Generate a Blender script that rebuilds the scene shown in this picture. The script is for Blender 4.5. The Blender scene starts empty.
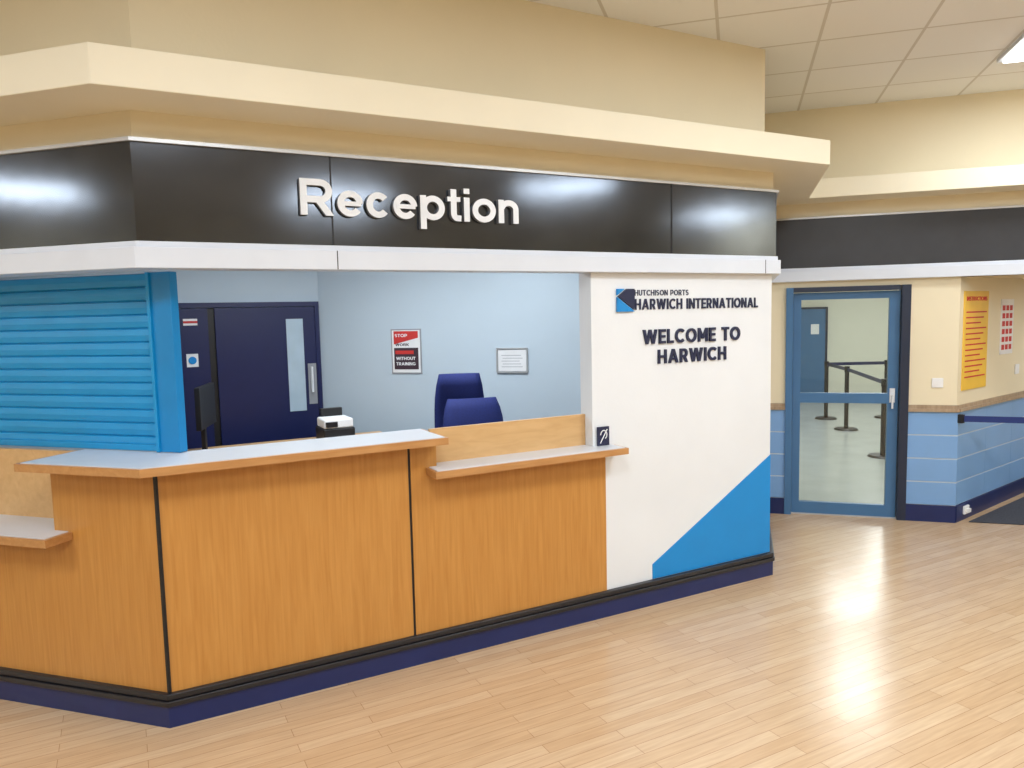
import bpy, bmesh, math
from mathutils import Matrix, Vector
R2=math.sqrt(0.5)
scene=bpy.context.scene
XF=[Matrix.Identity(4)]
def frame(x=0,y=0,deg=0,z=0):
    XF[0]=Matrix.Translation((x,y,z))@Matrix.Rotation(math.radians(deg),4,'Z')
# ---------------- materials
def lin(c):
    return tuple(((v/255)/12.92 if v/255<=0.04045 else ((v/255+0.055)/1.055)**2.4) for v in c)
def base(name):
    m=bpy.data.materials.new(name); m.use_nodes=True
    nt=m.node_tree; b=nt.nodes['Principled BSDF']
    return m,nt,b
def M(name,col,rough=.5,metal=0,var=.05,scale=6,bump=0,coat=0,bscale=60):
    m,nt,b=base(name); l=nt.links
    c=lin(col)
    tc=nt.nodes.new('ShaderNodeTexCoord'); n=nt.nodes.new('ShaderNodeTexNoise')
    n.inputs['Scale'].default_value=scale; n.inputs['Detail'].default_value=4
    l.new(tc.outputs['Object'],n.inputs['Vector'])
    r=nt.nodes.new('ShaderNodeValToRGB')
    r.color_ramp.elements[0].position=.3; r.color_ramp.elements[1].position=.7
    r.color_ramp.elements[0].color=tuple(v*(1-var) for v in c)+(1,)
    r.color_ramp.elements[1].color=tuple(min(1,v*(1+var)) for v in c)+(1,)
    l.new(n.outputs['Fac'],r.inputs['Fac']); l.new(r.outputs['Color'],b.inputs['Base Color'])
    b.inputs['Roughness'].default_value=rough; b.inputs['Metallic'].default_value=metal
    b.inputs['Coat Weight'].default_value=coat; b.inputs['Coat Roughness'].default_value=.1
    if bump:
        n2=nt.nodes.new('ShaderNodeTexNoise'); n2.inputs['Scale'].default_value=bscale
        l.new(tc.outputs['Object'],n2.inputs['Vector'])
        bp=nt.nodes.new('ShaderNodeBump'); bp.inputs['Strength'].default_value=bump; bp.inputs['Distance'].default_value=.01
        l.new(n2.outputs['Fac'],bp.inputs['Height']); l.new(bp.outputs['Normal'],b.inputs['Normal'])
    return m
def wood(name,c1,c2,rough=.35,scl=(14,14,1.2)):
    m,nt,b=base(name); l=nt.links
    tc=nt.nodes.new('ShaderNodeTexCoord'); mp=nt.nodes.new('ShaderNodeMapping'); mp.inputs['Scale'].default_value=scl
    n=nt.nodes.new('ShaderNodeTexNoise'); n.inputs['Scale'].default_value=3; n.inputs['Detail'].default_value=7; n.inputs['Distortion'].default_value=.6
    l.new(tc.outputs['Object'],mp.inputs['Vector']); l.new(mp.outputs['Vector'],n.inputs['Vector'])
    r=nt.nodes.new('ShaderNodeValToRGB'); r.color_ramp.elements[0].position=.3; r.color_ramp.elements[1].position=.72
    r.color_ramp.elements[0].color=lin(c1)+(1,); r.color_ramp.elements[1].color=lin(c2)+(1,)
    l.new(n.outputs['Fac'],r.inputs['Fac']); l.new(r.outputs['Color'],b.inputs['Base Color'])
    b.inputs['Roughness'].default_value=rough
    return m
def floor_mat():
    m,nt,b=base('laminate_floor'); l=nt.links
    tc=nt.nodes.new('ShaderNodeTexCoord')
    br=nt.nodes.new('ShaderNodeTexBrick'); br.offset=.37; br.inputs['Scale'].default_value=1
    br.inputs['Brick Width'].default_value=.9; br.inputs['Row Height'].default_value=.066
    br.inputs['Mortar Size'].default_value=.0014; br.inputs['Mortar Smooth'].default_value=.2
    br.inputs['Color1'].default_value=lin((208,180,146))+(1,); br.inputs['Color2'].default_value=lin((199,167,130))+(1,)
    br.inputs['Mortar'].default_value=lin((164,128,94))+(1,)
    l.new(tc.outputs['Object'],br.inputs['Vector'])
    mp=nt.nodes.new('ShaderNodeMapping'); mp.inputs['Scale'].default_value=(1.5,22,1)
    n=nt.nodes.new('ShaderNodeTexNoise'); n.inputs['Scale'].default_value=3; n.inputs['Detail'].default_value=6
    l.new(tc.outputs['Object'],mp.inputs['Vector']); l.new(mp.outputs['Vector'],n.inputs['Vector'])
    r=nt.nodes.new('ShaderNodeValToRGB'); r.color_ramp.elements[0].position=.3; r.color_ramp.elements[1].position=.7
    r.color_ramp.elements[0].color=(.84,.81,.78,1); r.color_ramp.elements[1].color=(1,1,1,1)
    l.new(n.outputs['Fac'],r.inputs['Fac'])
    mx=nt.nodes.new('ShaderNodeMix'); mx.data_type='RGBA'; mx.blend_type='MULTIPLY'; mx.inputs['Factor'].default_value=1
    l.new(br.outputs['Color'],mx.inputs['A']); l.new(r.outputs['Color'],mx.inputs['B'])
    l.new(mx.outputs['Result'],b.inputs['Base Color'])
    b.inputs['Roughness'].default_value=.23
    n2=nt.nodes.new('ShaderNodeTexNoise'); n2.inputs['Scale'].default_value=9; l.new(tc.outputs['Object'],n2.inputs['Vector'])
    bp=nt.nodes.new('ShaderNodeBump'); bp.inputs['Strength'].default_value=.14; bp.inputs['Distance'].default_value=.01
    l.new(n2.outputs['Fac'],bp.inputs['Height']); l.new(bp.outputs['Normal'],b.inputs['Normal'])
    return m
def ceil_mat():
    m,nt,b=base('ceiling_tiles'); l=nt.links
    tc=nt.nodes.new('ShaderNodeTexCoord'); mp=nt.nodes.new('ShaderNodeMapping')
    mp.inputs['Rotation'].default_value=(0,0,math.radians(45)); mp.inputs['Location'].default_value=(.13,.2,0)
    br=nt.nodes.new('ShaderNodeTexBrick'); br.offset=0; br.inputs['Scale'].default_value=1
    br.inputs['Brick Width'].default_value=.6; br.inputs['Row Height'].default_value=.6
    br.inputs['Mortar Size'].default_value=.010
    br.inputs['Color1'].default_value=lin((238,238,238))+(1,); br.inputs['Color2'].default_value=lin((232,232,231))+(1,)
    br.inputs['Mortar'].default_value=lin((206,202,196))+(1,)
    l.new(tc.outputs['Object'],mp.inputs['Vector']); l.new(mp.outputs['Vector'],br.inputs['Vector'])
    l.new(br.outputs['Color'],b.inputs['Base Color']); b.inputs['Roughness'].default_value=.8
    return m
def emis(name,col,s):
    m,nt,b=base(name); b.inputs['Base Color'].default_value=col+(1,)
    b.inputs['Emission Color'].default_value=col+(1,); b.inputs['Emission Strength'].default_value=s
    return m
def glass_mat():
    m,nt,b=base('door_glass'); l=nt.links
    nt.nodes.remove(b); o=nt.nodes['Material Output']
    t=nt.nodes.new('ShaderNodeBsdfTransparent'); t.inputs['Color'].default_value=(.9,.93,.92,1)
    g=nt.nodes.new('ShaderNodeBsdfGlossy'); g.inputs['Roughness'].default_value=.02
    f=nt.nodes.new('ShaderNodeFresnel'); f.inputs['IOR'].default_value=1.45
    mx=nt.nodes.new('ShaderNodeMixShader')
    l.new(f.outputs[0],mx.inputs[0]); l.new(t.outputs[0],mx.inputs[1]); l.new(g.outputs[0],mx.inputs[2]); l.new(mx.outputs[0],o.inputs['Surface'])
    return m
cream=M('cream_paint',(230,218,188),.6,var=.03,scale=1.5,bump=.05)
cream2=M('cornice_cream',(234,226,202),.55,var=.02,scale=2)
whitep=M('white_panel_paint',(226,229,232),.5,var=.02,scale=3,bump=.04)
whitem=M('white_metal',(214,220,230),.35,var=.02)
signm=M('sign_black_metal',(84,88,94),.13,metal=.9,var=.12,scale=3,bump=.05,bscale=4)
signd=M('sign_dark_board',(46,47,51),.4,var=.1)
greytrim=M('grey_trim',(190,190,190),.35,metal=.4)
dark=M('black_joint',(25,24,26),.5)
blacktrim=M('black_rubber_trim',(30,30,34),.35)
navy=M('navy_skirting',(20,36,88),.4,var=.1)
woodm=wood('cherry_veneer',(184,126,58),(198,142,72),scl=(22,22,1.0))
woodl=wood('wood_edging',(176,124,72),(192,142,88),scl=(2,14,14))
woodb=wood('maple_board',(200,158,106),(212,172,120),scl=(2,14,10))
lam=M('white_laminate',(212,216,222),.3,var=.02)
shut=M('blue_shutter_paint',(14,142,200),.38,var=.05)
shutp=M('blue_post_paint',(8,128,190),.35)
bluep=M('bright_blue_vinyl',(4,134,206),.4,var=.02)
navyt=M('navy_lettering',(24,32,66),.4)
steel=M('brushed_aluminium',(226,229,233),.4,metal=.1)
steelside=M('letter_side',(130,132,138),.4,metal=.3)
offw=M('office_blue_wall',(190,204,214),.7,var=.02,scale=2)
navyd=M('navy_door',(18,28,76),.4,var=.05)
chairm=M('blue_fabric',(18,34,100),.8,var=.15,scale=80)
blk=M('black_plastic',(24,24,26),.45)
grey=M('grey_plastic',(150,152,156),.5)
paper=M('white_paper',(232,232,232),.6)
redp=M('red_ink',(200,50,45),.6)
darkp=M('dark_ink',(60,40,50),.6)
yel=M('yellow_poster',(234,190,64),.5)
tile=M('blue_wall_tile',(122,164,212),.3,var=.06,scale=2)
grout=M('pale_grout',(200,212,220),.6)
tiletrim=wood('tile_cap_trim',(150,128,104),(180,158,132))
doorb=M('door_blue_paint',(66,110,152),.4,var=.04)
doorn=M('door_navy_frame',(28,40,62),.4)
corrw=M('corridor_wall',(224,222,206),.7,var=.02)
corrf=M('corridor_vinyl',(160,164,160),.25,var=.06,scale=3)
carpet=M('dark_carpet',(62,64,72),.95,var=.3,scale=90)
glass=glass_mat()
floorm=floor_mat(); ceilm=ceil_mat()
emit=emis('diffuser',(.96,.98,1),7)
# ---------------- geometry helpers
def obj(name,verts,faces,mat,smooth=False,bev=0):
    me=bpy.data.meshes.new(name); me.from_pydata([tuple(XF[0]@Vector(v)) for v in verts],[],faces)
    bm=bmesh.new(); bm.from_mesh(me); bmesh.ops.recalc_face_normals(bm,faces=bm.faces); bm.to_mesh(me); bm.free()
    me.materials.append(mat)
    o=bpy.data.objects.new(name,me); scene.collection.objects.link(o)
    if smooth:
        for p in me.polygons: p.use_smooth=True
    if bev:
        b=o.modifiers.new('bevel','BEVEL'); b.width=bev; b.segments=3; b.limit_method='ANGLE'
    return o
def prism(name,pts,z0,z1,mat,bev=0):
    n=len(pts)
    v=[(x,y,z0) for x,y in pts]+[(x,y,z1) for x,y in pts]
    f=[tuple(range(n)),tuple(range(n,2*n))]+[(i,(i+1)%n,n+(i+1)%n,n+i) for i in range(n)]
    return obj(name,v,f,mat,bev=bev)
def box(name,x0,x1,y0,y1,z0,z1,mat,bev=0):
    return prism(name,[(x0,y0),(x1,y0),(x1,y1),(x0,y1)],z0,z1,mat,bev)
def face_poly(name,pts,y0,y1,mat):
    n=len(pts)
    v=[(x,y0,z) for x,z in pts]+[(x,y1,z) for x,z in pts]
    f=[tuple(range(n)),tuple(range(n,2*n))]+[(i,(i+1)%n,n+(i+1)%n,n+i) for i in range(n)]
    return obj(name,v,f,mat)
def cyl(name,p0,p1,r,mat,seg=20,r2=None):
    p0=Vector(p0);p1=Vector(p1);d=(p1-p0).normalized()
    a=d.orthogonal().normalized(); b=d.cross(a); r2=r if r2 is None else r2
    v=[];
    for p,rr in ((p0,r),(p1,r2)):
        for i in range(seg):
            t=2*math.pi*i/seg; v.append(tuple(p+a*rr*math.cos(t)+b*rr*math.sin(t)))
    f=[tuple(range(seg)),tuple(range(seg,2*seg))]+[(i,(i+1)%seg,seg+(i+1)%seg,seg+i) for i in range(seg)]
    return obj(name,v,f,mat)
def group(name,parts):
    e=bpy.data.objects.new(name,None); scene.collection.objects.link(e)
    for p in parts: p.parent=e
    return e
# ---------------- hand-drawn bold sans-serif lettering built from strokes
def arc(cx,cy,rx,ry,a0,a1,n=22):
    return [(cx+rx*math.cos(math.radians(a0+(a1-a0)*i/n)),cy+ry*math.sin(math.radians(a0+(a1-a0)*i/n))) for i in range(n+1)]
def glyph(ch,t,h=1.0):
    """returns width, ribbons [(pts,thick)], polys [pts]"""
    X=.73; k=t/2; rb=[];pl=[]
    def V(x,y0=0,y1=h): pl.append([(x,y0),(x+t,y0),(x+t,y1),(x,y1)])
    def Hb(x0,x1,y,th=t): pl.append([(x0,y-th/2),(x1,y-th/2),(x1,y+th/2),(x0,y+th/2)])
    def D(x0,y0,x1,y1,th): pl.append([(x0,y0),(x0+th,y0),(x1+th,y1),(x1,y1)])
    if ch=='e':
        w=.70; rb.append((arc(w/2,X/2,w/2-k,X/2-k,2,322,40),t)); Hb(k,w-k*.6,X/2,t*.72)
    elif ch=='c': w=.67; rb.append((arc(w/2,X/2,w/2-k,X/2-k,40,320,36),t))
    elif ch=='o': w=.76; rb.append((arc(w/2,X/2,w/2-k,X/2-k,0,360,44),t))
    elif ch=='p': w=.74; V(0,-.27,X); rb.append((arc(w/2+.01,X/2,w/2-k-.01,X/2-k,0,360,44),t))
    elif ch=='t': w=.42; rb.append(([(.10+k,.96),(.10+k,.26)]+arc(.30,.24,.20-k*1.0,.24-k,180,262,10)[1:]+[(w,.085)],t)); Hb(0,w-.02,X-.07,.14)
    elif ch=='i': w=t; V(0,0,X); V(0,.84,1.0)
    elif ch=='n': w=.67; V(0,0,X); rb.append((arc(w/2+.01,X-.30,w/2-k-.01,.30-k,170,0,20)+[(w-k,0)],t))
    elif ch=='R':
        w=.88 if body_lower[0] else .76; m=.44; r=(1-k-m)/2
        V(0); rb.append(([(k,1-k)]+arc(w-.09-r-k*.4,m+r,r+.0,r,90,-90,18)+[(k,m)],t)); D(w-t*1.25,0,w*.40,m,t*1.2)
    elif ch=='P': w=.72; m=.38; r=(1-k-m)/2; V(0); rb.append(([(k,1-k)]+arc(w-r-k,m+r,r,r,90,-90,18)+[(k,m)],t))
    elif ch=='E': w=.62; V(0); Hb(0,w,1-k); Hb(0,w*.93,.5); Hb(0,w,k)
    elif ch=='L': w=.58; V(0); Hb(0,w,k)
    elif ch=='T': w=.72; V(w/2-k); Hb(0,w,1-k)
    elif ch=='H': w=.80; V(0); V(w-t); Hb(0,w,.5)
    elif ch=='I': w=t; V(0)
    elif ch=='O': w=1.0; rb.append((arc(w/2,.5,w/2-k,.5-k,0,360,44),t))
    elif ch=='C': w=.88; rb.append((arc(.5,.5,.5-k,.5-k,45,315,36),t))
    elif ch=='G': w=.92; rb.append((arc(.5,.5,.5-k,.5-k,45,345,36),t)); Hb(.5,.98,.42,t*.9)
    elif ch=='K': w=.80; V(0); D(w-t*1.3,0,t*.9,.58,t*1.25); D(t*.6,.38,w-t*1.25,1,t*1.2)
    elif ch=='W': w=1.3; th=t*1.1; D(w*.20,0,0,1,th); D(w*.20,0,w*.5-th/2,1,th); D(w*.8-th,0,w*.5-th/2,1,th); D(w*.8-th,0,w-th,1,th)
    elif ch=='M': w=.95; th=t*1.05; V(0); V(w-t); D(w/2-th/2,.22,0,1,th); D(w/2-th/2,.22,w-th,1,th)
    elif ch=='N': w=.82; V(0); V(w-t); D(w-t*1.2,0,0,1,t*1.2)
    elif ch=='A': w=.94; th=t*1.1; D(0,0,w/2-th/2,1,th); D(w-th,0,w/2-th/2,1,th); Hb(w*.2,w*.8,.3,t*.85)
    elif ch=='U': w=.78; rb.append(([(k,1),(k,.36)]+arc(w/2,.36,w/2-k,.36-k,180,360,18)+[(w-k,.36),(w-k,1)],t))
    elif ch=='S':
        w=.66; r=(1-t)/4
        rb.append((arc(w/2,1-k-r,w/2-k,r,35,270,18)+arc(w/2,k+r,w/2-k,r,90,-145,18),t))
    else: w=.32
    return w,rb,pl
body_lower=[False]
def lettering(name,body,x0,x1,z0,cap,y,depth,mat,side=None,t=.19,gap=.1):
    body_lower[0]=body!=body.upper()
    items=[];cx=0
    for ch in body:
        w,rb,pl=glyph(ch,t); items.append((cx,rb,pl)); cx+=w+gap
    tot=cx-gap; sx=(x1-x0)/tot
    verts=[];faces=[];mi=[];cnt=0
    def tr(px,pz,yy): return tuple(XF[0]@Vector((x0+px*sx,yy,z0+pz*cap)))
    for cx,rb,pl in items:
        for pts in pl:
            yo=y-depth-.0002*(cnt%7); cnt+=1
            b0=len(verts); n=len(pts)
            verts+=[tr(cx+p[0],p[1],yo) for p in pts]+[tr(cx+p[0],p[1],y) for p in pts]
            faces.append(tuple(b0+i for i in range(n))); mi.append(0)
            for i in range(n): faces.append((b0+i,b0+(i+1)%n,b0+n+(i+1)%n,b0+n+i)); mi.append(1)
        for pts,th in rb:
            yo=y-depth-.0002*(cnt%7); cnt+=1
            cl=abs(pts[0][0]-pts[-1][0])<1e-5 and abs(pts[0][1]-pts[-1][1])<1e-5
            q=[pts[0]]
            for p in pts[1:]:
                if math.hypot(p[0]-q[-1][0],p[1]-q[-1][1])>1e-4: q.append(p)
            m=len(q); b0=len(verts)
            for i in range(m):
                if cl: a=q[i-1] if i>0 else q[m-2]; c=q[i+1] if i<m-1 else q[1]
                else: a=q[max(0,i-1)]; c=q[min(m-1,i+1)]
                dx,dy=c[0]-a[0],c[1]-a[1]; l_=math.hypot(dx,dy); nx,ny=-dy/l_*th/2,dx/l_*th/2
                for yy in (yo,y):
                    verts.append(tr(cx+q[i][0]+nx,q[i][1]+ny,yy)); verts.append(tr(cx+q[i][0]-nx,q[i][1]-ny,yy))
            for i in range(m-1):
                a=b0+4*i;b=a+4
                faces+= [(a,a+1,b+1,b),(a,b,b+2,a+2),(a+1,a+3,b+3,b+1)]; mi+=[0,1,1]
            if not cl:
                for a in (b0,b0+4*(m-1)): faces.append((a,a+1,a+3,a+2)); mi.append(1)
    me=bpy.data.meshes.new(name); me.from_pydata(verts,[],faces)
    me.materials.append(mat); me.materials.append(side or mat)
    for p,i in zip(me.polygons,mi): p.material_index=i
    o=bpy.data.objects.new(name,me); scene.collection.objects.link(o); return o
# ---------------- building outline (hall side is to the right when walking P0->P5)
P=[(-1.745,7.5),(-1.745,5.36),(.095,3.52),(3.845,3.52),(4.99,4.665),(10.0,-.345)]
def offs(d):
    out=[]; n=len(P); L=[]
    for i in range(n-1):
        a=Vector(P[i]);b=Vector(P[i+1]);t=(b-a).normalized(); nn=Vector((t.y,-t.x))
        L.append((a+nn*d,t))
    out.append(L[0][0])
    for i in range(1,n-1):
        (a,t),(b,u)=L[i-1],L[i]
        den=t.x*u.y-t.y*u.x; w=b-a; s=(w.x*u.y-w.y*u.x)/den
        out.append(a+t*s)
    a,t=L[-1]; out.append(a+t*(Vector(P[-1])-Vector(P[-2])).length)
    return out
def band(name,i0,i1,o,i,z0,z1,mat,bev=0):
    A=offs(o)[i0:i1+1];B=offs(i)[i0:i1+1]; v=[];f=[]
    for a,b in zip(A,B): v+=[(a.x,a.y,z0),(a.x,a.y,z1),(b.x,b.y,z1),(b.x,b.y,z0)]
    n=len(A)
    for k in range(n-1):
        for j in range(4): f.append((4*k+j,4*k+(j+1)%4,4*k+4+(j+1)%4,4*k+4+j))
    f.append((0,1,2,3)); e=4*(n-1); f.append((e,e+1,e+2,e+3))
    return obj(name,v,f,mat,bev=bev)
frame()
# room shell
box('floor',-9,10,-6,9,-.1,0,floorm)
box('ceiling',-9.2,10.2,-6.2,10,3.48,3.6,ceilm)
box('wall_rear',-9,10,-6.15,-6,0,3.48,cream)
box('wall_west',-9.15,-9,-6,9,0,3.48,cream)
box('wall_east',10,10.15,-6,4.4,0,3.48,cream)
box('wall_northwest',-9,-1.7,7.5,7.6,0,3.48,cream)
band('wall_bulkhead',0,5,-.076,-.2,2.84,3.48,cream)  # upper wall from cornice to ceiling, a wall rather than trim
band('wall_bulkhead_lower',0,5,-.02,-.12,2.575,2.69,cream)  # strip of the same wall between sign top and cornice soffit
band('trim_cornice',0,5,.306,-.15,2.69,2.84,cream2,bev=.004)
# sign
sg=[band('sign_band',0,4,0,-.1,2.15,2.56,signm),
    band('sign_top_trim',0,4,.015,-.1,2.56,2.575,greytrim)]
for x in (.926,2.97):
    sg.append(box('sign_joint',x-.003,x+.003,3.516,3.53,2.152,2.56,dark))
group('black_sign_fascia',sg)
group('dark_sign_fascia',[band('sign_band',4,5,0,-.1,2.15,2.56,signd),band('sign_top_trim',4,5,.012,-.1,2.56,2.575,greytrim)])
fs=[band('fascia_upper',0,5,.012,-.12,2.125,2.15,whitem,bev=.003),band('fascia_lower',0,5,.03,-.12,2.036,2.125,whitem,bev=.003)]
for x in (.935,3.72): fs.append(box('fascia_joint',x-.002,x+.002,3.4885,3.50,2.037,2.124,dark))
group('trim_white_fascia',fs)
lettering('reception_lettering','Reception',.775,1.912,2.285,.165,3.519,.026,steel,side=steelside,t=.18,gap=.09)
# skirting
band('baseboard_reception',1,4,0,-.06,0,.10,navy)
band('trim_base_rail',1,4,.012,-.06,.10,.125,blacktrim,bev=.004)
band('trim_base_rail_upper',1,4,.004,-.06,.128,.155,blacktrim,bev=.004)
# white panel wall
prism('wall_panel',[(2.40,3.545),(3.835,3.545),(3.785,3.667),(2.40,3.667)],.155,2.036,whitep)
prism('wall_block_side',[(3.835,3.545),(4.98,4.69),(4.90,4.78),(3.785,3.667)],.155,2.036,whitep)
face_poly('blue_wall_graphic',[(2.831,.158),(3.836,.158),(3.836,.83),(2.831,.25)],3.541,3.545,bluep)
lg=[face_poly('logo_a',[(2.575,1.81),(2.70,1.81),(2.575,1.895)],3.53,3.544,bluep),
    face_poly('logo_b',[(2.575,1.907),(2.63,1.943),(2.575,1.943)],3.53,3.544,bluep),
    face_poly('logo_c',[(2.70,1.82),(2.70,1.943),(2.645,1.943),(2.583,1.899)],3.53,3.544,navyt)]
group('port_logo',lg)
ws=[lettering('line_small','HUTCHISON PORTS',2.71,3.12,1.903,.034,3.545,.004,navyt,t=.16,gap=.2),
    lettering('line_name','HARWICH INTERNATIONAL',2.71,3.705,1.82,.064,3.545,.008,navyt,t=.18,gap=.19)]
group('port_name_lettering',ws)
ws=[lettering('line_1','WELCOME TO',2.765,3.547,1.613,.087,3.545,.012,navyt,t=.19,gap=.18),
    lettering('line_2','HARWICH',2.878,3.427,1.492,.085,3.545,.012,navyt,t=.19,gap=.18)]
group('welcome_lettering',ws)
# ---------------- reception counter
def L(s,e): return (.095-s+e*R2,3.52+s+e*R2)
def Mi(e): return (.095+.4142*e,3.52+e)
c=[]
c.append(prism('front_panel_centre',[Mi(.02),(1.263,3.54),(1.263,3.60),Mi(.08)],.155,1.165,woodm))
c.append(box('front_panel_step',1.277,1.42,3.54,3.62,.155,1.165,woodm))
c.append(box('front_panel_low',1.42,2.485,3.54,3.60,.155,.995,woodm))
c.append(box('low_joint',1.263,1.277,3.545,3.6,.155,1.165,dark))
c.append(prism('front_panel_side',[L(0,.02),L(.4236,.02),L(.4236,.26),Mi(.26)],.155,1.165,woodm))
c.append(prism('corner_joint',[L(.010,.014),L(.0,.013),Mi(.013),(.113,3.533),(.113,3.545),L(.01,.03)],.155,1.165,dark))
c.append(prism('side_low_panel',[L(.4236,.02),L(1.84,.02),L(1.84,.08),L(.4236,.08)],.155,.825,woodm))
c.append(prism('side_backboard',[L(.4236,.18),L(1.80,.18),L(1.80,.21),L(.4236,.21)],.825,1.2,woodb))
def ledge(pref,pts,z0,z1,mt,ins=None):
    c.append(prism(pref,pts,z0,z1,mt))
ledge('top_edge_a',[Mi(-.125),(1.43,3.395),(1.43,3.76),Mi(.24)],1.165,1.2,woodl)
ledge('top_edge_b',[Mi(-.125),L(.448,-.125),L(.448,.24),Mi(.24)],1.165,1.2,woodl)
ledge('top_laminate_a',[Mi(-.11),(1.415,3.41),(1.415,3.75),Mi(.23)],1.2,1.203,lam)
ledge('top_laminate_b',[Mi(-.11),L(.433,-.11),L(.433,.23),Mi(.23)],1.2,1.203,lam)
ledge('low_edge',[(1.36,3.40),(2.55,3.40),(2.55,3.539),(2.40,3.64),(1.42,3.64),(1.36,3.539)],.995,1.03,woodl)
ledge('low_laminate',[(1.375,3.415),(2.535,3.415),(2.535,3.53),(2.39,3.62),(1.43,3.62),(1.375,3.53)],1.03,1.033,lam)
c.append(box('backboard',1.42,2.399,3.62,3.645,1.03,1.215,woodb))
ledge('side_low_edge_a',[L(.35,-.12),L(.4236,-.12),L(.4236,.019),L(.35,.019)],.825,.86,woodl)
ledge('side_low_edge_b',[L(.4236,-.12),L(1.84,-.12),L(1.84,.18),L(.4236,.18)],.825,.86,woodl)
ledge('side_low_laminate_a',[L(.365,-.105),L(.4236,-.105),L(.4236,.018),L(.365,.018)],.86,.863,lam)
ledge('side_low_laminate_b',[L(.4236,-.105),L(1.84,-.105),L(1.84,.18),L(.4236,.18)],.86,.863,lam)
group('reception_counter',c)
# hearing loop sign
hl=[box('plate',2.425,2.505,3.528,3.538,1.035,1.145,navyt)]
cu=[]
for i in range(11):
    t=math.radians(-60+i*24); cu.append((2.465+.022*math.cos(t),1.098+.026*math.sin(t)))
for i in range(10):
    (x0,z0),(x1,z1)=cu[i],cu[i+1]; hl.append(cyl('ear',(x0,3.526,z0),(x1,3.526,z1),.003,paper,8))
hl.append(cyl('slash',(2.44,3.526,1.05),(2.49,3.526,1.13),.003,paper,8))
group('hearing_loop_sign',hl)
# shutter
sh=[]
n=13; z0=1.208; z1=2.036; pz=(z1-z0)/n
vs=[];fsx=[]
prof=[]
for k in range(n):
    zb=z0+k*pz
    for f_,e in ((0,.258),(.08,.25),(.5,.246),(.92,.25),(.98,.258)): prof.append((zb+f_*pz,e))
for s in (.11,1.80):
    for z,e in prof:
        x,y=L(s,e); vs.append((x,y,z))
m=len(prof)
for k in range(m-1): fsx.append((k,k+1,m+k+1,m+k))
sh.append(obj('slats',vs,fsx,shut))
sh.append(prism('post',[L(.03,.222),L(.12,.222),L(.12,.27),L(.03,.27)],1.205,2.036,shutp,bev=.003))
sh.append(prism('post_lip',[L(.108,.212),L(.12,.212),L(.12,.223),L(.108,.223)],1.205,2.036,shut))
sh.append(prism('bottom_bar',[L(.12,.235),L(1.80,.235),L(1.80,.265),L(.12,.265)],1.205,1.235,shut,bev=.003))
group('roller_shutter',sh)
# ---------------- office interior
box('wall_office_back',-1.7,1.80,7.4,7.5,0,2.7,offw)
frame(1.775,7.4,-45)
box('wall_office_side',0,4.12,0,.08,0,2.7,offw)
def on_wall_poster(nm,x0,x1,z0,z1,kind):
    p=[box('sheet',x0,x1,-.008,0,z0,z1,grey)]
    w=x1-x0;h=z1-z0;g=w*.04
    p.append(box('white',x0+g,x1-g,-.010,-.008,z0+g,z1-g,paper))
    if kind=='stop':
        X0,X1=x0+w*.1,x1-w*.1
        p.append(face_poly('red',[(X0,z0+h*.95),(X1,z0+h*.95),(X1,z0+h*.80),(X0,z0+h*.66)],-.012,-.010,redp))
        p.append(lettering('t1','STOP',X0+w*.04,X0+w*.45,z0+h*.82,h*.07,-.012,.001,paper,t=.2))
        p.append(box('dark',X0,X1,-.012,-.010,z0+h*.10,z0+h*.58,darkp))
        p.append(lettering('t0','WORK',X0+w*.04,X0+w*.5,z0+h*.62,h*.06,-.010,.001,darkp,t=.2))
        p.append(box('stripe',X0+w*.04,X1-w*.15,-.0125,-.012,z0+h*.44,z0+h*.52,redp))
        p.append(lettering('t3','WITHOUT',X0+w*.06,X1-w*.1,z0+h*.31,h*.07,-.012,.001,paper,t=.2))
        p.append(lettering('t4','TRAINING',X0+w*.06,X1-w*.1,z0+h*.19,h*.07,-.012,.001,paper,t=.2))
    if kind=='cert':
        for k in range(5): p.append(box('line',x0+w*(.15+.04*(k%2)),x1-w*(.15+.05*(k%3)),-.011,-.010,z0+h*(.22+.12*k),z0+h*(.24+.12*k),grey))
        for q in ((x0-.006,x0+.008,z0,z1),(x1-.008,x1+.006,z0,z1),(x0,x1,z0-.006,z0+.008),(x0,x1,z1-.008,z1+.006)):
            p.append(box('frame_edge',q[0],q[1],-.018,-.0,q[2],q[3],greytrim))
    return group(nm,p)
on_wall_poster('warning_poster',.775,1.09,1.27,1.70,'stop')
on_wall_poster('framed_certificate',1.845,2.135,1.285,1.505,'cert')
frame()
prism('floor_office',[(-1.6,7.4),(1.775,7.4),(4.72,4.455),(3.88,3.67),(.13,3.67),(-1.62,5.36)],.001,.012,carpet)
prism('ceiling_office',[(-1.7,7.4),(1.8,7.4),(4.75,4.43),(3.9,3.6),(.1,3.6),(-1.7,5.36)],2.7,2.74,paper)
prism('wall_office_west',[(-1.745,5.45),(-1.70,5.45),(-1.70,7.5),(-1.745,7.5)],0,2.15,offw)
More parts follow.
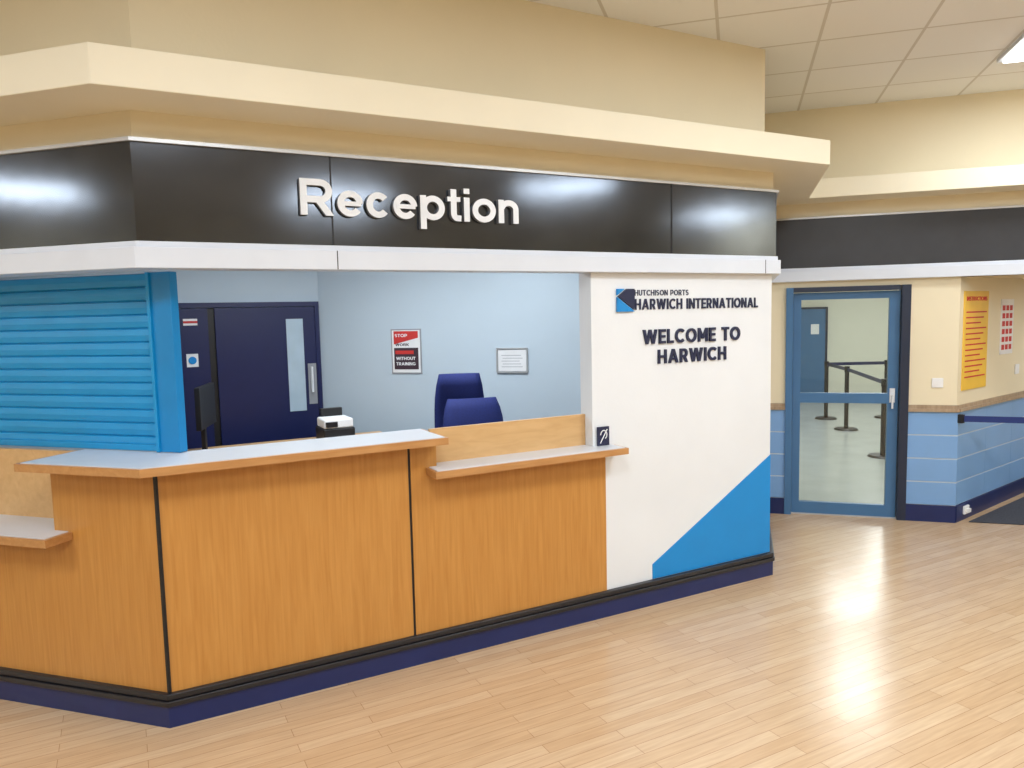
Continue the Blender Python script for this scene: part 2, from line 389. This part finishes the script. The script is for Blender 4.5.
# office doors
frame(0,7.4,0)
pg=M('pale_glass',(176,196,210),.15)
dp=[box('frame_top',.42,1.76,-.05,0,1.94,1.985,navyd),box('frame_left',.42,.46,-.05,0,0,1.94,navyd),box('frame_right',1.72,1.76,-.05,0,0,1.94,navyd),
 box('leaf_wide',.80,1.72,-.04,-.005,.02,1.935,navyd,bev=.003),box('gap',.74,.80,-.012,-.004,.02,1.935,blk),
 box('leaf_narrow',.46,.74,-.04,-.005,.02,1.935,navyd,bev=.003),
 box('vision_panel',1.44,1.60,-.046,-.038,.92,1.82,pg),
 box('push_plate',1.63,1.71,-.046,-.038,.98,1.38,grey),box('leaf_notice',.53,.65,-.044,-.04,1.78,1.84,paper),
 box('leaf_notice_band',.53,.65,-.046,-.043,1.80,1.82,redp)]
dp.append(cyl('mandatory_sign',(.59,-.047,1.46),(.59,-.04,1.46),.035,bluep))
dp.append(box('mandatory_plate',.54,.64,-.042,-.04,1.40,1.52,paper))
dp.append(cyl('pull_handle',(1.66,-.08,1.1),(1.66,-.08,1.35),.012,steel,12))
group('door_1',dp)
# desk + printer + monitor
frame(1.62,6.35,0)
dk=[box('top',-1.3,.5,-.35,.35,.72,.75,woodb)]
for x in (-1.26,.42):
    dk.append(box('leg_panel',x,x+.04,-.33,.33,.012,.72,grey))
dk.append(box('modesty',-1.26,.46,.28,.30,.3,.72,grey))
group('office_desk',dk)
pr=[box('body',-.14,.13,-.15,.15,.752,.88,blk,bev=.01),box('lid',-.13,.12,-.14,.13,.88,.96,paper,bev=.015),box('tray',-.10,.09,-.22,-.14,.80,.81,paper),box('feeder',-.1,.09,.1,.15,.96,1.03,blk,bev=.004),box('panel',-.12,-.02,-.155,-.13,.895,.94,blk)]
group('desktop_printer',pr)
frame(.58,6.3,72)
mo=[box('screen',-.26,.26,-.02,.02,.98,1.31,blk,bev=.006),box('stand',-.03,.03,.01,.04,.78,1.05,blk),box('foot',-.12,.12,-.08,.12,.752,.775,blk,bev=.004)]
group('computer_monitor',mo)
# chairs
def chair(x,y,deg,top,w,name='office_chair'):
    frame(x,y,deg,.012); p=[]
    v=[];f=[];nx=9;nz=9; hb=top-.56
    for side in (0,1):
        for j in range(nz):
            for i in range(nx):
                a=i/(nx-1)*2-1;b=j/(nz-1)
                tap=1-.18*abs(2*b-1)**3-.05*b
                yy=.22+.06*b+.03*(a*a)+(.06 if side else 0)-.03*math.sin(math.pi*b)
                edge=.02*(max(abs(a),abs(2*b-1))**6)
                yy+= edge*(1 if not side else -1)
                v.append((a*w/2*tap,yy,.56+hb*b))
    N=nx*nz
    for s in (0,1):
        for j in range(nz-1):
            for i in range(nx-1):
                k=s*N+j*nx+i; f.append((k,k+1,k+nx+1,k+nx))
    ring=[i for i in range(nx)]+[j*nx+nx-1 for j in range(1,nz)]+[(nz-1)*nx+i for i in range(nx-2,-1,-1)]+[j*nx for j in range(nz-2,0,-1)]
    for q in range(len(ring)):
        a_,b_=ring[q],ring[(q+1)%len(ring)]; f.append((a_,b_,N+b_,N+a_))
    p.append(obj('backrest',v,f,chairm,smooth=True))
    p.append(box('seat',-.24,.24,-.26,.22,.43,.51,chairm,bev=.03))
    p.append(box('back_bar',-.03,.03,.20,.32,.38,.42,blk)); p.append(box('back_upright',-.03,.03,.29,.32,.40,.75,blk))
    p.append(cyl('column',(0,0,.10),(0,0,.43),.025,blk))
    for k in range(5):
        t=k*2*math.pi/5; ex,ey=.28*math.cos(t),.28*math.sin(t)
        p.append(cyl('spoke',(0,0,.11),(ex,ey,.07),.022,blk,10,.014))
        p.append(cyl('castor',(ex-.012*math.sin(t),ey+.012*math.cos(t),.028),(ex+.012*math.sin(t),ey-.012*math.cos(t),.028),.028,blk,14))
    for sx in (-1,1):
        p.append(box('arm_post',sx*.27-.015,sx*.27+.015,-.05,.02,.44,.68,blk)); p.append(box('arm_pad',sx*.27-.03,sx*.27+.03,-.14,.12,.68,.71,blk,bev=.01))
    group(name,p)
chair(2.50,5.72,160,1.34,.42)
chair(2.35,4.96,-15,1.15,.50)
# ---------------- far wall with glazed door
frame(P[4][0],P[4][1],-45)
box('wall_door_left',-.02,.16,.03,.13,0,2.036,cream)
box('wall_door_right',1.127,1.49,.03,.13,0,2.036,cream)
box('wall_door_head',.16,1.127,.03,.13,1.985,2.036,cream)
def tiles(nm,x0,x1,yf):
    p=[box('backing',x0,x1,yf-.006,yf,.14,.93,grout)]
    rh=(.93-.14)/4; w=.6
    for r in range(4):
        x=x0
        while x<x1-.01:
            xe=min(x+w,x1); p.append(box('tile',x+.001,xe-.001,yf-.012,yf-.006,.14+r*rh+.006,.14+(r+1)*rh-.006,tile)); x=xe
    p.append(box('cap',x0,x1,yf-.03,yf,.93,.955,tiletrim)); p.append(box('cap_upper',x0,x1,yf-.018,yf,.955,.985,tiletrim))
    return group(nm,p)
tiles('trim_tiles_1',0,.16,.03); tiles('trim_tiles_2',1.127,1.502,.03)
box('baseboard_door_left',0,.16,.005,.03,0,.14,navy); box('baseboard_door_right',1.127,1.50,.005,.03,0,.14,navy)
dg=[box('frame_left',.16,.217,.0,.13,0,1.985,doorb),box('frame_head',.217,1.044,.0,.13,1.945,1.985,doorn),
 box('jamb_right',1.06,1.127,.0,.13,0,1.985,doorn),
 box('stile_left',.222,.285,.05,.095,.01,1.94,doorb),box('stile_right',.975,1.055,.05,.095,.01,1.94,doorb),
 box('rail_top',.285,.975,.05,.095,1.88,1.94,doorb),box('rail_mid',.285,.975,.05,.095,.99,1.075,doorb),box('rail_bottom',.285,.975,.05,.095,.01,.11,doorb),
 box('pane_upper',.285,.975,.069,.075,1.075,1.88,glass),box('pane_lower',.285,.975,.069,.075,.11,.99,glass),
 box('lock_plate',.99,1.03,.042,.05,1.0,1.12,steel),box('threshold',.217,1.06,.04,.12,0,.01,greytrim)]
dg.append(cyl('handle',(1.01,.03,1.07),(1.01,.03,.95),.008,steel,12))
group('door_2',dg)
group('light_switch',[box('plate',1.30,1.385,.02,.03,1.13,1.21,paper,bev=.004),box('rocker',1.33,1.355,.015,.02,1.155,1.185,paper)])
# corridor beyond
prism('floor_corridor',[(-.5,.131),(1.55,.131),(3.78,3.3),(3.78,9.2),(-.5,9.2)],.0,.006,corrf)
prism('ceiling_corridor',[(-.5,.131),(1.55,.131),(3.78,3.3),(3.78,9.2),(-.5,9.2)],2.7,2.74,paper)
box('wall_corridor_left',-.6,-.5,.131,9.2,0,2.7,corrw); box('wall_corridor_right',3.78,3.88,3.3,9.2,0,2.7,corrw)
box('wall_corridor_end',-.6,3.88,9.2,9.3,0,2.7,corrw)
box('wall_corridor_front',-.5,1.5,.131,.16,2.036,2.7,corrw)
box('baseboard_corridor',-.5,3.78,9.17,9.2,.006,.12,doorb)
group('door_3',[box('leaf',.90,1.42,9.14,9.165,.12,1.80,doorb),box('leaf_low',.90,1.42,9.14,9.165,.01,.12,doorb),box('frame_side',1.42,1.46,9.12,9.165,.01,1.84,doorn),box('frame_top',.86,1.42,9.12,9.165,1.80,1.84,doorn),box('sign',1.15,1.3,9.13,9.14,1.3,1.5,paper)])
def post(x,y,i):
    return [cyl('base',(x,y,.007),(x,y,.03),.17,blk,28,.15),cyl('pole',(x,y,.03),(x,y,.90),.03,blk),cyl('head',(x,y,.86),(x,y,.95),.036,blk)]
pts=[(1.44,2.91),(1.30,5.03),(1.14,6.17),(2.07,6.43)]
def belt(a,b,z=.905,mt=None):
    a=Vector(a);b=Vector(b);t=(b-a).normalized();nn=Vector((-t.y,t.x))*.002
    return prism('belt',[tuple(a-nn),tuple(b-nn),tuple(b+nn),tuple(a+nn)],z-.025,z+.025,mt or navyd)
for i,(x,y) in enumerate(pts):
    g=post(x,y,i)
    if i: g.append(belt(pts[i-1],(x,y)))
    group('queue_barrier_post',g)
# recess wall to the right
ox,oy=P[4][0]+1.49*R2+.03*R2,P[4][1]-1.49*R2+.03*R2
frame(ox,oy,10)
box('wall_recess',0,4.02,0,.10,0,2.036,cream)
tiles('trim_tiles_3',.0,4.0,0)
box('baseboard_recess',0,4.0,-.025,0,0,.14,navy)
yp=[box('sheet',.07,.57,-.008,0,1.10,1.92,yel)]
yp.append(lettering('h','INSTRUCTIONS',.11,.53,1.84,.035,-.008,.002,redp,t=.2))
for k in range(13):
    yp.append(box('line',.11,.53-.06*(k%3),-.010,-.008,1.74-k*.045,1.752-k*.045,redp))
group('yellow_safety_poster',yp)
wp=[box('sheet',.867,1.155,-.008,0,1.36,1.85,paper)]
for k in range(6):
    for j in range(3): wp.append(box('mark',.89+.085*j,.95+.085*j,-.010,-.008,1.40+.07*k,1.445+.07*k,redp))
group('red_notice_poster',wp)
group('power_socket',[box('plate',.12,.21,-.045,-.026,.05,.12,paper,bev=.004),box('plug',.14,.18,-.07,-.045,.07,.10,paper)])
group('light_switch',[box('plate',1.25,1.34,-.012,0,1.16,1.25,paper,bev=.004),box('rocker',1.28,1.30,-.016,-.012,1.19,1.22,paper)])
frame()
prism('ceiling_recess',[(ox-.02,oy),(10,4.33),(10,-.28),(ox+.02,oy-.06)],2.036,2.10,cream)
prism('floor_mat',[(ox+.10,oy-.07),(9.9,-.13),(9.9,4.2)],.001,.008,carpet)
g=[cyl('base',(6.95,2.6,.001),(6.95,2.6,.03),.17,blk,28,.15),cyl('pole',(6.95,2.6,.03),(6.95,2.6,.9),.03,blk),cyl('head',(6.95,2.6,.84),(6.95,2.6,.93),.036,blk),
 belt((6.085,3.60),(6.95,2.6),.875,M('blue_belt',(20,44,110),.6)),box('wall_clip',6.06,6.10,3.585,3.625,.84,.91,blk)]
group('queue_barrier_post',g)
# ---------------- lights
def lum(x,y,deg,w,h,z,power,col=(.81,.905,1)):
    frame(x,y,deg)
    p=[box('diffuser',-w/2+.03,w/2-.03,-h/2+.03,h/2-.03,z-.04,z-.012,emit)]
    for a in ((-w/2,w/2,-h/2,-h/2+.03),(-w/2,w/2,h/2-.03,h/2),(-w/2,-w/2+.03,-h/2+.03,h/2-.03),(w/2-.03,w/2,-h/2+.03,h/2-.03)):
        p.append(box('rim',*a,z-.025,z-.001,whitem))
    ld=bpy.data.lights.new('lamp','AREA'); ld.shape='RECTANGLE'; ld.size=w; ld.size_y=h; ld.energy=power; ld.color=col
    lo=bpy.data.objects.new('lamp',ld); scene.collection.objects.link(lo)
    lo.matrix_world=XF[0]@Matrix.Translation((0,0,z-.045))
    p.append(lo)
    return group('ceiling_light',p)
lum(5.66,2.43,-45,1.2,.6,3.48,22)
for (x,y) in ((3.2,1.3),(.4,.9),(-2.4,2.2),(-2.2,-1.6),(5.2,-1.2),(-6,-1)):
    lum(x,y,45,1.2,.6,3.48,58)
for (x,y,d_) in ((2.74,-3.1,0),(9.3,-2.7,0),(-7.3,4.5,0)):
    lum(x,y,d_,1.2,1.2,3.48,72)
lum(1.2,5.4,0,1.2,.6,2.7,46,(.86,.94,1)); lum(2.6,5.0,0,.6,.6,2.7,18,(.86,.94,1))
for (x,y) in ((1.1,1.6),(1.3,4.2),(2.2,6.8)):
    w=Matrix.Translation((P[4][0],P[4][1],0))@Matrix.Rotation(math.radians(-45),4,'Z')@Vector((x,y,0))
    lum(w.x,w.y,45,1.2,.6,2.7,44,(.95,.97,1))
lum(8.3,3.0,45,.6,.6,2.036,10)
frame()
w=bpy.data.worlds.new('world'); scene.world=w; w.use_nodes=True
w.node_tree.nodes['Background'].inputs[0].default_value=(.8,.8,.8,1); w.node_tree.nodes['Background'].inputs[1].default_value=.3
# ---------------- camera
az=math.radians(62.1);p_=math.radians(5.25);r_=math.radians(1.3)
h=Vector((math.cos(az),math.sin(az),0)); rg=Vector((math.sin(az),-math.cos(az),0)); Z=Vector((0,0,1))
fw=h*math.cos(p_)-Z*math.sin(p_); up0=Z*math.cos(p_)+h*math.sin(p_)
cx=rg*math.cos(r_)-up0*math.sin(r_); cy=rg*math.sin(r_)+up0*math.cos(r_)
cam=bpy.data.cameras.new('camera'); cam.sensor_width=36; cam.lens=740/1024*36
co=bpy.data.objects.new('camera',cam); scene.collection.objects.link(co)
mm=Matrix((cx,cy,-fw)).transposed().to_4x4(); mm.translation=(0,0,1.8); co.matrix_world=mm
scene.camera=co
scene.view_settings.view_transform='Standard'
